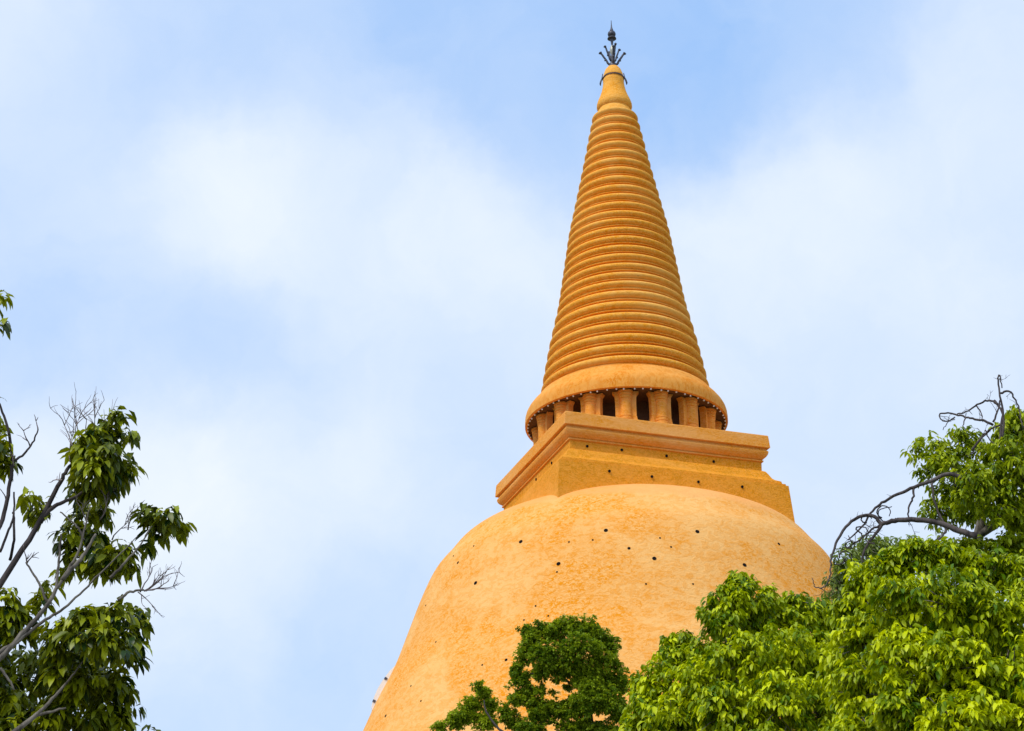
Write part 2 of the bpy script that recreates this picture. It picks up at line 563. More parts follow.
# white panel resting against the left edge of the dome
d = ray(383.5, 691.5)
t_ = D * d[1] / (d[0] ** 2 + d[1] ** 2)
pp = EYE + d * t_
un = Vector((pp[0], pp[1] - D, 0)).normalized()
zc = pp[2]
rc = float(np.interp(zc, dz, dr_))
sl = float((np.interp(zc + 1.5, dz, dr_) - np.interp(zc - 1.5, dz, dr_)) / 3.0)
vt = Vector((un.x * sl, un.y * sl, 1)).normalized()
tn = Vector((0, 0, 1)).cross(un).normalized()
nn = tn.cross(vt).normalized()
if nn.dot(un) < 0: nn = -nn
panel = empty('wall_panel', (un.x * rc, un.y * rc + D, zc))
tag(panel, 'narrow white panel with dark clamps fixed to the left edge of the orange dome', 'panel')
b = MB()
prof = [(-2.1, .04), (-1.8, .24), (-1.0, .40), (-.2, .44), (.6, .38), (1.5, .24), (2.1, .05)]
vs = [vt * a + nn * w + tn * q for q in (-1.2, 1.2) for a, w in prof] + [vt * a - nn * .02 + tn * q for q in (-1.2, 1.2) for a, w in prof]
n7 = len(prof)
fs = []
for i in range(n7 - 1):
    fs += [(i, i + 1, n7 + i + 1, n7 + i), (2 * n7 + i, 2 * n7 + i + 1, i + 1, i), (n7 + i, n7 + i + 1, 3 * n7 + i + 1, 3 * n7 + i), (3 * n7 + i, 3 * n7 + i + 1, 2 * n7 + i + 1, 2 * n7 + i)]
b.add(vs, fs)
b.build('sheet', M['white'], panel, smooth=False)
for s in (-1.35, 0.8):
    b = MB(); b.box(nn * 0.22 + vt * s, (1.26, 0.10, 0.12), (tn, vt, nn)); b.tube([nn * 0.1 + vt * s, nn * 0.42 + vt * (s + .15)], [0.09, 0.06], 6)
    b.build('clamp', M['iron'], panel, smooth=False)

# ------------------------------------------------------------------ trees
DOWN = np.array([0, 0, -1.0])


def unit(v): return v / np.maximum(np.linalg.norm(v, axis=-1, keepdims=True), 1e-9)


def leaf_mesh(name, pos, axis, per, L, W, droop, mat, rng, base_tint=None, spread=1.0):
    """leaf rosettes at pos with axis; each leaf a folded, drooping blade"""
    n = len(pos)
    pos = np.repeat(pos, per, 0); ax = np.repeat(axis, per, 0)
    tint = np.repeat(base_tint if base_tint is not None else rng.random(n), per)
    N = len(pos)
    keep = rng.random(N) < 0.88
    pos, ax, tint = pos[keep], ax[keep], tint[keep]
    N = len(pos)
    ref = unit(rng.normal(size=(N, 3)))
    rad = unit(np.cross(ax, ref))
    d0 = unit(ax * rng.uniform(0.15, 1.0, (N, 1)) + rad * spread)
    ln = L * rng.uniform(0.65, 1.2, (N, 1))
    wd = ln * W * rng.uniform(0.85, 1.15, (N, 1)) * 0.5
    p0 = pos + d0 * ln * 0.12 + rng.normal(size=(N, 3)) * L * 0.12 - ax * rng.uniform(0, 0.6, (N, 1)) * L
    k = droop * rng.uniform(0.5, 1.4, (N, 1))
    d1 = unit(d0 + DOWN * k * 0.55)
    d2 = unit(d0 + DOWN * k * 1.15)
    d3 = unit(d0 + DOWN * k * 1.8)
    p1 = p0 + d1 * ln * 0.30
    p2 = p1 + d2 * ln * 0.38
    p3 = p2 + d3 * ln * 0.32
    rollv = rng.normal(size=(N, 3)) * 0.45
    side = unit(np.cross(d1, np.array([0, 0, 1.0]) + rollv))
    nrm = unit(np.cross(side, d1))
    nrm = nrm * np.sign(nrm[:, 2:3] + 1e-9)
    fold = rng.uniform(0.05, 0.45, (N, 1))
    V = np.empty((N, 10, 3))
    for i, (p, w) in enumerate(((p0, 0.12), (p1, 1.0), (p2, 0.82))):
        V[:, i * 3] = p - side * wd * w + nrm * wd * w * fold
        V[:, i * 3 + 1] = p
        V[:, i * 3 + 2] = p + side * wd * w + nrm * wd * w * fold
    V[:, 9] = p3
    quads = np.array([[0, 1, 4, 3], [1, 2, 5, 4], [3, 4, 7, 6], [4, 5, 8, 7]])
    tris = np.array([[6, 7, 9], [7, 8, 9]])
    off = (np.arange(N) * 10)[:, None]
    li = np.concatenate([(quads.ravel()[None] + off), (tris.ravel()[None] + off)], 1)   # 16 + 6
    tot = np.tile(np.array([4, 4, 4, 4, 3, 3]), N)
    start = np.concatenate([[0], np.cumsum(tot)[:-1]])
    tint = np.clip(tint + rng.normal(size=N) * 0.16, 0, 1)
    return raw_mesh(name, V.reshape(-1, 3), li.ravel(), start, tot, np.repeat(tint, 6), mat)


def raw_mesh(name, V, loops, start, tot, tint, mat):
    me = bpy.data.meshes.new(name)
    me.vertices.add(len(V)); me.vertices.foreach_set('co', V.astype(np.float32).ravel())
    me.loops.add(len(loops)); me.loops.foreach_set('vertex_index', loops.astype(np.int32))
    me.polygons.add(len(tot)); me.polygons.foreach_set('loop_start', start.astype(np.int32))
    me.polygons.foreach_set('use_smooth', np.ones(len(tot), bool))
    me.update(calc_edges=True)
    at_ = me.attributes.new('tint', 'FLOAT', 'FACE')
    at_.data.foreach_set('value', tint.astype(np.float32))
    me.materials.append(mat)
    me.validate()
    return me


def clump_points(clumps, dens, leafL, rng, shell=0.55, upbias=0.35):
    """whorl positions inside lumpy ellipsoids; clumps: centre(3), radii(3), weight"""
    P, A, T = [], [], []
    for c, r, w in clumps:
        r = np.asarray(r, float); c = np.asarray(c, float)
        area = 4 * math.pi * (np.mean(r) ** 2)
        n = max(3, int(dens * w * area / (leafL * leafL)))
        u = unit(rng.normal(size=(n, 3)))
        u[:, 2] = np.where(rng.random(n) < upbias, np.abs(u[:, 2]), u[:, 2])
        ph = rng.uniform(0, 6.28, (4,)); fr = rng.normal(size=(4, 3)) * 2.6
        lump = 1 + 0.15 * sum(np.sin(u @ fr[i] + ph[i]) for i in range(4))
        s = (shell + (1 - shell) * np.sqrt(rng.random(n))) * lump
        inner = rng.random(n) < 0.25
        s = np.where(inner, s * rng.uniform(0.3, 0.9, n), s)
        p = c + u * r * s[:, None]
        P.append(p)
        A.append(unit(u * 0.8 + np.array([0, 0, 0.45]) + rng.normal(size=(n, 3)) * 0.35))
        clump_t = rng.uniform(-0.14, 0.14) + max(0.0, w - 1.0) * 4
        T.append(np.clip(rng.beta(1.6, 1.9, n) + clump_t, 0, 1))
    return np.concatenate(P), np.concatenate(A), np.concatenate(T)


def to_world(px_clumps, dist, base):
    out = []
    for c in px_clumps:
        px, py, rx, ry = c[:4]
        dd = dist + (c[4] if len(c) > 4 else 0.0)
        w = c[5] if len(c) > 5 else 1.0
        s = mpp(px, py, dd)
        rx, ry = rx * s, ry * s
        out.append((at(px, py, dd) - base, (rx, 0.5 * (rx + ry), ry), w))
    return out


def branch_px(mb, pts, dist, base, r0, r1, sides=7, n=5, wob=0.0, ddist=None, rng=RNG):
    """pts: (px, py[, depth offset]); r0, r1 in pixels there"""
    W = []
    for p in pts:
        W.append(at(p[0], p[1], dist + (p[2] if len(p) > 2 else 0.0)) - base)
    S_ = spline(W, n)
    s = mpp(pts[0][0], pts[0][1], dist)
    k = len(S_)
    S_ = [q + rng.normal(size=3) * wob * s * (0 if i in (0, k - 1) else 1) for i, q in enumerate(S_)]
    rad = [s * (r0 + (r1 - r0) * i / (k - 1)) for i in range(k)]
    mb.tube(S_, rad, sides)
    return S_


def twig_fan(mb, p, d, length, rad, depth, rng, up=0.25, n=3, spread=0.6):
    d = unit(np.asarray(d, float))
    q = [p]
    cur = np.array(p, float); dd = d.copy()
    for i in range(4):
        dd = unit(dd + rng.normal(size=3) * 0.16 + np.array([0, 0, up * 0.18]))
        cur = cur + dd * length / 4
        q.append(cur.copy())
    mb.tube(q, [rad * (1 - 0.13 * i) for i in range(5)], 4)
    if depth <= 0: return
    for k in range(n):
        i = 4 if k == 0 else int(rng.integers(1, 5))
        nd = unit(dd + rng.normal(size=3) * spread)
        twig_fan(mb, q[i], nd, length * rng.uniform(0.45, 0.75), rad * 0.62, depth - 1, rng, up, n, spread)


def connect_twigs(mb, P, clumps, frac, rad, rng):
    """thin stems from the heart of each clump out to some of its whorls"""
    cs = np.array([c[0] for c in clumps])
    idx = np.where(rng.random(len(P)) < frac)[0]
    for i in idx:
        j = np.argmin(np.linalg.norm(cs - P[i], axis=1))
        a = cs[j] + (P[i] - cs[j]) * rng.uniform(0.05, 0.3) - np.array([0, 0, 0.1]) * np.linalg.norm(P[i] - cs[j])
        mid = (a + P[i]) / 2 + rng.normal(size=3) * 0.05 * np.linalg.norm(P[i] - a)
        mb.tube([a, mid, P[i]], [rad, rad * .75, rad * .45], 4)


def make_tree(name, label, dist, trunk_px, clumps_px, leaf, mat, bark_m, seed, branches=(), extra_clumps=(), trunk_r=0.2, twig_frac=0.10, twig_rad=0.008, crown_px=None, link=True,
              upbias=0.35, shell=0.55):
    """leaf = (per, L, W, droop, density)"""
    rng = np.random.default_rng(seed)
    top = at(trunk_px[0], trunk_px[1], dist)
    base = np.array([top[0] + (trunk_px[2] if len(trunk_px) > 2 else 0), top[1], 0.0])
    root = empty(name, base)
    tag(root, label, 'tree')
    cl = to_world(clumps_px, dist, base) + [(np.asarray(c), r, w) for c, r, w in extra_clumps]
    P, A, T = clump_points(cl, leaf[4], leaf[1], rng, shell, upbias)
    ok = (P[:, 2] > 0.8)
    P, A, T = P[ok], A[ok], T[ok]
    me = leaf_mesh('crown', P, A, leaf[0], leaf[1], leaf[2], leaf[3], mat, rng, T)
    o = bpy.data.objects.new('crown', me); COL.objects.link(o); o.parent = root
    tb = MB()
    tp = top - base
    trunk = spline([(0, 0, -0.2), (tp[0] * .15 + .05, 0.04, tp[2] * .35), (tp[0] * .6 - .05, -.05, tp[2] * .7), tuple(tp)], 6)
    k = len(trunk)
    tb.tube(trunk, [trunk_r * (1.25 - 0.75 * i / k) * (1.35 if i == 0 else 1) for i in range(k)], 10)
    if link:
        for c, r, w in cl:
            # a limb from the trunk to each clump
            j = int(k * rng.uniform(0.5, 0.95))
            a = np.asarray(trunk[min(j, k - 1)])
            if a[2] > c[2] - 0.2: a = np.asarray(trunk[max(int(k * .4), 1)])
            mid = (a * 0.45 + c * 0.55) + np.array([0, 0, 0.12]) * np.linalg.norm(c - a) * rng.uniform(-0.6, 1.0) + rng.normal(size=3) * 0.06 * np.linalg.norm(c - a)
            mid = mid - np.array([0, 0, 0.10]) * np.linalg.norm(c - a) + np.array([0, 0.3, 0])
            S_ = spline([a, mid, c - np.array([0, 0, 0.4 * r[2]])], 5)
            q = len(S_)
            tb.tube(S_, [trunk_r * (0.15 - 0.10 * i / q) for i in range(q)], 6)
    connect_twigs(tb, P, cl, twig_frac, twig_rad, rng)
    for br in branches:
        branch_px(tb, br[0], dist, base, br[1], br[2], wob=br[3] if len(br) > 3 else 0.3, rng=rng)
    tb.build('trunk', bark_m, root)
    return root, base, rng


def low_clumps(base_h, spread, n, rng, zlo, zhi, rad):
    out = []
    for k in range(n):
        a = rng.uniform(0, 6.28)
        rr = spread * math.sqrt(rng.random())
        out.append((np.array([rr * math.cos(a), rr * math.sin(a), rng.uniform(zlo, zhi)]), (rad, rad, rad * .8), 0.7))
    return out


rl = np.random.default_rng(3)
# bright tree in front of the dome, middle of the right side
make_tree('broadleaf_tree', 'bright yellow green leafy tree with pointed top in front of the lower right dome', 21.5, (745, 720), [
    (742, 588, 15, 18, 0.0), (733, 606, 18, 16, -0.2), (722, 624, 24, 18, -.3), (752, 622, 22, 20, 0.2), (775, 616, 22, 18, 0.5), (800, 622, 26, 20, .6), (826, 618, 22, 18, .8), (800, 648, 24, 18, .3), (826, 645, 24, 20, .4), (775, 640, 24, 16, .2), (812, 606, 18, 9, .8), (785, 604, 16, 9, .7), (738, 578, 9, 9, 0), (733, 590, 12, 12, -.1), (748, 582, 8, 8, .1), (672, 642, 14, 10, .2), (684, 638, 11, 9, .2), (722, 596, 11, 11, -.1), (712, 606, 11, 10, 0), (768, 594, 12, 9, .3), (795, 599, 15, 8, .6), (637, 684, 11, 14, 0), (760, 606, 14, 12, .1),
    (668, 664, 20, 16, 0.2), (684, 652, 18, 14, .4), (655, 684, 20, 18, -.2), (645, 706, 22, 20, -.3), (638, 728, 22, 20, -.2), (698, 654, 26, 22, 0), (700, 690, 36, 30, -.6), (742, 660, 36, 30, -.7),
    (790, 662, 36, 32, -.4), (670, 722, 34, 26, -.6), (725, 712, 38, 32, -1.0), (775, 705, 38, 34, -1.1), (820, 670, 32, 30, -.1), (822, 715, 36, 34, -.7), (745, 760, 50, 40, -1.1), (680, 770, 50, 36, -.6),
    (800, 775, 50, 40, -.9), (760, 690, 60, 60, 1.2), (700, 740, 60, 50, 1.0)],
    (10, 0.117, 0.36, 1.15, 1.2), M['leaf_bright'], M['bark_grey'], 21, extra_clumps=low_clumps(0, 1.6, 9, rl, 3.4, 5.6, .7), trunk_r=0.14, shell=0.3)
# big rounded tree at lower right
make_tree('broadleaf_tree', 'large rounded bright green tree filling the lower right corner', 17.5, (945, 720), [
    (925, 556, 30, 22, 0.2), (893, 566, 28, 22, 0.3), (866, 584, 24, 24, 0.4), (848, 610, 22, 24, 0.5), (958, 560, 30, 20, .3), (990, 572, 30, 22, .2), (1020, 588, 28, 24, .2), (905, 600, 40, 32, -.5),
    (955, 604, 42, 34, -.6), (1005, 622, 40, 34, -.5), (862, 640, 34, 32, 0), (838, 662, 16, 26, .5), (905, 655, 44, 38, -.9), (955, 665, 44, 40, -1.1), (1010, 680, 44, 40, -1.0), (860, 692, 32, 36, -.3),
    (905, 712, 44, 40, -1.0), (962, 725, 46, 40, -1.3), (1020, 735, 46, 40, -1.2), (856, 740, 34, 36, -.4), (1060, 620, 40, 40, 0), (1070, 690, 50, 50, -.4), (1100, 650, 50, 60, .4), (930, 650, 80, 70, 1.2), (1010, 690, 80, 70, 1.2),
    (900, 770, 50, 40, -.6), (980, 785, 60, 40, -.9), (1070, 770, 60, 50, -.4)],
    (10, 0.103, 0.39, 1.15, 1.15), M['leaf_bright'], M['bark_grey'], 22, extra_clumps=low_clumps(0, 1.7, 9, rl, 2.6, 4.6, .7), trunk_r=0.15, shell=0.3)
# taller tree behind with dead branches and vines
tC, bC, rC = make_tree('broadleaf_tree', 'taller tree behind at right edge with bare curving branches and dry vines', 23.0, (977, 545), [
    (935, 447, 18, 18, .3, .55), (952, 462, 20, 22, .2, .6), (930, 470, 14, 18, .3, .5), (955, 490, 24, 20, .4, .8), (940, 512, 22, 16, .3, .8), (968, 515, 20, 18, .5, .8), (975, 440, 14, 14, .2, .5), (972, 495, 16, 14, -.7, .9), (1016, 416, 12, 10, 0), (1003, 432, 12, 12, 0), (988, 452, 14, 14, 0), (960, 436, 12, 12, .1, .7), (916, 452, 9, 14, .2, .5), (1000, 545, 22, 12, -.2), (1022, 548, 20, 14, -.2), (1000, 515, 14, 10, -.5), (968, 545, 18, 10, -.4), (940, 548, 18, 9, -.2), (970, 482, 12, 11, -.8, .9), (982, 485, 10, 14, -.7, .9), (962, 500, 12, 12, -.5, .7), (985, 510, 12, 10, -.4, .8), (958, 468, 14, 14, -.2, .7), (975, 470, 14, 14, -.2, .7), (968, 448, 12, 12, .1, .6), (940, 460, 14, 14, 0, .6),
    (995, 475, 22, 20, -.3), (1012, 452, 20, 18, -.3), (1003, 500, 22, 20, -.3), (1024, 480, 24, 26, -.2), (1018, 430, 16, 18, 0, .7), (1022, 520, 22, 20, -.1), (1035, 445, 26, 30, .2), (1060, 500, 44, 44, .3),
    (1015, 555, 26, 18, .2), (985, 562, 30, 16, .3), (1060, 570, 44, 40, .4), (925, 560, 30, 18, .4, .7)],
    (8, 0.115, 0.36, 1.1, 1.0), M['leaf_mid'], M['bark_grey'], 23, trunk_r=0.13, link=False, twig_frac=0.16, branches=[
        ([(977, 548), (980, 525, .0), (986, 500, .1), (996, 470, .2), (1003, 440, .3), (1005, 420, .3)], 6.0, 1.0),
        ([(975, 538), (990, 528), (1005, 520), (1018, 522), (1040, 530)], 5.0, 3.0),
        ([(986, 500), (965, 480, .3), (950, 455, .4), (938, 440, .4)], 3.0, 1.0),
        ([(990, 490), (1010, 475), (1030, 455)], 3.0, 1.4), ([(1005, 520), (1020, 500), (1030, 470)], 2.5, 1.0)])
bb = MB()
for pts, r0, r1 in [
    ([(977, 536), (968, 534), (950, 527), (930, 521), (906, 520), (892, 521), (882, 524), (875, 517), (862, 516), (848, 524), (838, 540), (832, 556), (831, 566)], 4.2, 1.3),
    ([(966, 479), (950, 474), (935, 479), (915, 487), (898, 494), (882, 503), (870, 514), (862, 527), (848, 540)], 2.9, 1.0),
    ([(882, 524), (876, 534), (867, 545), (862, 560), (868, 566)], 2.2, 1.0),
    ([(882, 524), (872, 530), (858, 541), (846, 548)], 1.6, .8),
    ([(914, 488), (913, 498), (909, 508), (908, 521)], 1.5, 1.1),
    ([(980, 506, .3), (975, 490, .2), (964, 478)], 2.2, 2.4),
    ([(935, 478), (932, 485), (934, 500), (940, 515), (944, 522)], 1.6, 1.2), ([(947, 524), (945, 532), (938, 540), (930, 541)], 2.0, 1.2),
    ([(831, 566), (829, 580), (822, 588), (815, 586), (812, 578)], 1.0, .6)]:
    S2 = branch_px(bb, pts, 22.4, bC, r0 * .82, r1 * .7, wob=0.4, n=4, rng=rC)
    for q in S2[3::3]:
        if rC.random() < .55: twig_fan(bb, q, RT * rC.normal() + UP * rC.normal() * .8, rC.uniform(.06, .2), .006, 1, rC, 0.1, 2, .6)
bb.build('bare_branch', M['vine'], tC)
vb = MB()
for pts, r0, r1 in [
    ([(1000, 445), (1001, 425), (1003, 410), (999, 392), (998, 378), (1000, 376), (1002, 388)], 1.7, .8),
    ([(1001, 393), (1008, 391), (1014, 397), (1019, 410), (1023, 428)], 1.5, .8),
    ([(998, 405), (992, 401), (985, 401), (975, 406), (966, 412), (957, 414)], 1.5, 1.0),
    ([(1003, 440), (1003, 415), (997, 404), (994, 400)], 1.6, 1.3),
    ([(993, 425), (985, 421), (975, 419), (966, 417), (955, 414), (942, 413), (939, 416), (943, 421), (955, 419)], 1.7, .7),
    ([(972, 450), (980, 440), (990, 430), (1000, 425)], 1.5, 1.2), ([(990, 430), (982, 436), (976, 446), (970, 455)], 1.2, .8),
    ([(993, 422), (998, 410), (1000, 400)], 1.3, 1.0), ([(976, 405), (981, 412), (983, 422)], .9, .6), ([(966, 417), (963, 426), (968, 432)], .9, .5),
    ([(955, 417), (948, 422), (943, 430)], .8, .5), ([(985, 430), (990, 440), (998, 447)], .9, .7)]:
    S2 = branch_px(vb, pts, 22.6, bC, r0 * .8, r1 * .7, wob=0.35, n=4, rng=rC)
    for q in S2[3::3]:
        if rC.random() < .5: twig_fan(vb, q, RT * rC.normal() + UP * rC.normal(), rC.uniform(.05, .14), .005, 1, rC, 0.1, 2, .6)
# loose loops hanging off the low bare branch
for cx, cy, r in ((861, 531, 6), (855, 536, 7), (866, 519, 5), (884, 512, 7), (850, 545, 5), (846, 556, 6), (839, 560, 6), (872, 538, 7), (888, 514, 9)):
    a0 = rC.uniform(0, 6.28)
    pts = [(cx + r * math.cos(a0 + a) * rC.uniform(.8, 1.2), cy + r * .8 * math.sin(a0 + a) * rC.uniform(.8, 1.2), rC.uniform(-.1, .1)) for a in np.linspace(0, rC.uniform(3, 6), 7)]
    branch_px(vb, pts, 22.4, bC, .8, .45, wob=0.2, n=3, rng=rC)
vb.build('vine', M['vine'], tC)
# dull small leaved tree half hidden between
make_tree('small_leaved_tree', 'dull grey green small leaved tree half hidden under the bare branch', 26.0, (862, 640), [
    (846, 562, 16, 14, -.3, .9), (866, 546, 16, 10, -.2, .9), (868, 553, 18, 14, .2, .8), (888, 548, 18, 13, .2, .7), (838, 585, 14, 14, -.1, .7), (860, 580, 24, 18, 0), (885, 575, 26, 20, 0), (850, 605, 24, 24, .2), (870, 640, 36, 40, .2),
    (910, 545, 18, 10, .4, .6)],
    (8, 0.085, 0.36, 0.8, 0.9), M['leaf_grey'], M['bark_grey'], 24, trunk_r=0.12, twig_frac=0.14)

# dark fine leaved tree farther off in front of the dome
make_tree('rain_tree', 'dark green fine leaved tree with gaps in its crown before the dome centre', 58.0, (591, 722), [
    (532, 641, 14, 13), (524, 656, 10, 11), (552, 634, 16, 13), (578, 631, 20, 13), (600, 641, 15, 14), (545, 655, 20, 14, -.5), (575, 652, 22, 16, -.8), (600, 662, 16, 14, -.3), (566, 672, 14, 9, -.3), (585, 672, 11, 9, -.3),
    (520, 680, 12, 12), (530, 694, 13, 13), (516, 700, 10, 10), (608, 682, 16, 14), (621, 682, 9, 17), (604, 704, 22, 16, -.5), (620, 712, 12, 16), (583, 708, 14, 10), (560, 713, 16, 9), (540, 716, 16, 10), (590, 690, 15, 13, -.6), (582, 680, 12, 10, -.4), (558, 668, 16, 9, -.4), (574, 668, 12, 9, -.6), (545, 672, 9, 7, -.2), (538, 674, 9, 10, -.2), (541, 690, 6, 7, 0, .8), (553, 693, 5, 4, 0, .7), (568, 688, 6, 5, 0, .7), (572, 699, 6, 5, 0, .8), (556, 681, 5, 4, 0, .6), (592, 675, 14, 10, -.5), (580, 712, 16, 10, -.3), (536, 706, 12, 9), (550, 706, 12, 6), (566, 704, 10, 5), (592, 702, 14, 12, -.8), (578, 700, 9, 9, -.5), (516, 670, 7, 9), (527, 632, 9, 8), (542, 628, 9, 7), (565, 624, 12, 7), (590, 628, 10, 8), (612, 650, 8, 10), (548, 666, 14, 8, -.5), (505, 712, 8, 8), (478, 686, 6, 6), (614, 664, 8, 8), (574, 728, 20, 10),
    (484, 693, 9, 9, .5, 1.06), (473, 704, 12, 9, .5, 1.06), (490, 705, 9, 10, .4, 1.06), (466, 716, 14, 10, .5, 1.08), (485, 722, 14, 12, .4, 1.06), (512, 722, 12, 9, .3, 1.04), (456, 722, 12, 9, .6, 1.08), (440, 728, 10, 7, .6, 1.08), (530, 730, 18, 9), (600, 735, 30, 16), (560, 748, 30, 16),
    (500, 748, 34, 14), (450, 750, 30, 16), (620, 750, 26, 18), (540, 775, 60, 26), (480, 780, 50, 24), (600, 785, 50, 26)],
    (12, 0.10, 0.50, 0.40, 1.0), M['leaf_dark'], M['bark_dark'], 25, trunk_r=0.30, twig_frac=0.03, twig_rad=0.02, upbias=0.3, shell=0.15, link=False, branches=[
        ([(591, 735), (590, 712), (585, 692), (579, 674), (577, 655)], 2.6, 1.0), ([(580, 684), (588, 665), (598, 652)], 1.8, .8), ([(583, 690), (560, 676), (545, 660)], 1.6, .7),
        ([(590, 720), (560, 724), (530, 712), (522, 690)], 1.5, .7), ([(545, 722), (510, 735), (488, 715), (484, 700)], 1.8, .6), ([(590, 712), (604, 698), (612, 684)], 1.8, .8)])

# left tree, near the viewer
FD = 12.5
tF, bF, rF = make_tree('broadleaf_tree', 'dark leafy tree with drooping leaf clusters and bare twigs at left edge', FD, (-70, 735), [
    (2, 298, 5, 8, 0, .55), (3, 322, 3, 4, 0, .6),
    (3, 446, 8, 12, 0), (7, 462, 7, 14, 0.1), (-20, 440, 30, 40, .2),
    (27, 496, 8, 7, 0, .8), (40, 500, 7, 6, .1, .8), (38, 512, 9, 5, .1, .4),
    (116, 421, 11, 8, .0), (128, 432, 9, 8, .1), (104, 436, 14, 10, .1), (88, 447, 12, 12, 0), (78, 446, 9, 9, -.1), (94, 434, 10, 8, -.1), (104, 426, 10, 7, 0), (84, 436, 8, 6, -.1), (118, 414, 8, 5, 0), (110, 452, 20, 14, -.2), (96, 470, 22, 18, -.2), (122, 470, 16, 14, 0), (80, 462, 8, 16, .1), (90, 492, 18, 14, .1), (110, 488, 15, 12, .2), (76, 488, 7, 10, .2),
    (148, 514, 14, 8, 0), (166, 516, 14, 9, -.1), (178, 526, 10, 10, 0), (158, 530, 14, 12, .1), (148, 545, 7, 8, .1, .7),
    (78, 522, 14, 12, .3), (98, 535, 18, 14, .2), (70, 545, 14, 16, .2), (122, 550, 16, 14, 0), (100, 563, 26, 13, .1), (132, 566, 7, 10, 0), (72, 566, 9, 12, .2), (98, 510, 16, 12, .4),
    (60, 628, 20, 12, -.2), (85, 618, 20, 14, -.3), (112, 612, 22, 13, -.2), (136, 622, 14, 16, 0), (100, 640, 34, 20, -.4), (130, 650, 18, 20, -.1), (60, 652, 22, 18, -.1), (80, 680, 34, 24, 0), (115, 690, 24, 24, .1), (60, 712, 26, 20, .1), (100, 722, 34, 24, .2),
    (70, 670, 50, 36, .8), (46, 590, 9, 12, .3, .7), (40, 600, 9, 10, .3, .7), (-15, 690, 60, 50, 1.0),
    (6, 604, 14, 14, 0), (18, 616, 16, 14, .1), (6, 632, 18, 16, 0), (26, 634, 10, 12, .1), (8, 700, 16, 16, .2), (22, 712, 20, 16, .2), (-10, 655, 16, 20, .2, .6), (2, 688, 10, 8, .2, .7), (10, 728, 26, 14, .1),
    (-60, 600, 50, 50, .3), (-130, 560, 60, 60, .4), (-90, 480, 50, 50, .5), (-160, 650, 60, 60, -.2), (-60, 380, 36, 40, .3), (-30, 310, 24, 26, .2), (-110, 420, 40, 40, 0),
    (60, 770, 60, 34, .2), (-40, 760, 60, 40, .1), (130, 760, 34, 30, .3), (-150, 760, 60, 50, 0)],
    (9, 0.120, 0.33, 1.15, 1.35), M['leaf_left'], M['bark_dark'], 26, trunk_r=0.13, link=False, twig_frac=0.16, twig_rad=0.006, shell=0.35, branches=[
        ([(-70, 735), (-40, 660), (0, 585), (35, 530), (58, 486), (67, 470), (80, 455, .3), (98, 440, .4), (112, 430, .4)], 4.2, .7),
        ([(40, 522), (52, 508), (66, 501), (80, 494), (96, 480)], 2.6, 1.0),
        ([(-60, 720), (-50, 500, .3), (-45, 400, .3), (-30, 330, .2), (-6, 296, .1), (4, 290, 0)], 5, .5),
        ([(-60, 650), (-20, 560), (0, 525), (8, 495), (12, 462), (8, 430), (1, 408), (-6, 392)], 3.0, .9),
        ([(12, 462), (24, 454), (32, 443), (38, 430)], 1.4, .7), ([(10, 560, .1), (14, 540), (14, 518), (13, 512)], 1.6, 1.0), ([(0, 552), (9, 530), (14, 514), (14, 492)], 1.4, .9)])
gb = MB()
for pts, r0, r1 in [
    ([(-70, 720), (-30, 685), (0, 658), (22, 634), (45, 608), (56, 590), (68, 570), (80, 548), (86, 523), (90, 506)], 3.7, .6),
    ([(-30, 680), (0, 652), (20, 640), (42, 622), (60, 611), (80, 594), (100, 574), (126, 548), (138, 536)], 2.4, .4),
    ([(62, 580), (78, 562), (88, 548), (96, 534)], 2.6, 1.2), ([(56, 590), (58, 570), (60, 550), (61, 534)], 1.6, .9), ([(110, 578), (122, 566), (140, 545), (152, 526)], 1.7, .4),
    ([(-20, 755), (6, 738), (30, 720), (44, 708), (58, 693), (72, 676), (84, 660)], 3.4, .6), ([(34, 716), (50, 712), (66, 708)], 2.0, 1.0), ([(48, 604), (42, 590), (34, 575), (26, 562)], 1.5, .9),
    ([(0, 668), (8, 678), (14, 690)], 1.6, 1.0), ([(84, 540), (78, 528), (70, 520), (60, 512)], 1.3, .7), ([(118, 600), (130, 592), (144, 590)], 1.6, 1.0)]:
    branch_px(gb, pts, FD - 0.25, bF, r0, r1, wob=0.35, n=5, rng=rF)
gb.build('grey_branch', M['bark_grey'], tF)
pxm = mpp(60, 500, FD)
for (px, py), (dx, dy), ln, dp in [((74, 452), (-.25, 1), 30, 2), ((76, 450), (.02, 1), 33, 2), ((70, 462), (-.25, 1), 30, 2), ((84, 448), (.15, 1), 30, 2), ((92, 446), (.25, 1), 30, 2), ((38, 430), (-.1, 1), 10, 1), ((30, 446), (-.5, 1), 17, 2),
                                   ((27, 563), (-.2, 1), 13, 1), ((27, 563), (.7, .9), 10, 1), ((144, 591), (1, .45), 20, 2), ((144, 591), (1, .1), 18, 2), ((138, 592), (.8, -.1), 20, 2), ((146, 591), (.9, .7), 24, 2), ((150, 590), (1, .25), 26, 2), ((140, 592), (.5, .9), 20, 2), ((96, 446), (.1, 1), 30, 2), ((80, 450), (.05, 1), 34, 2), ((112, 540), (.3, 1), 20, 2), ((128, 530), (.2, 1), 17, 2), ((86, 520), (-.4, 1), 20, 2),
                                   ((62, 480), (-1, .2), 14, 1), ((6, 500), (-.4, .8), 10, 1), ((14, 466), (-.2, .9), 10, 1), ((100, 520), (.6, .8), 22, 2)]:
    fan = MB()
    p = at(px, py, FD + rF.uniform(-.1, .2)) - bF
    twig_fan(fan, p, RT * dx + UP * dy + FW * rF.uniform(-.3, .3), ln * pxm, 0.85 * pxm, dp, rF, up=0.4, n=3, spread=0.42)
    fan.build('bare_twig', M['twig'], tF)

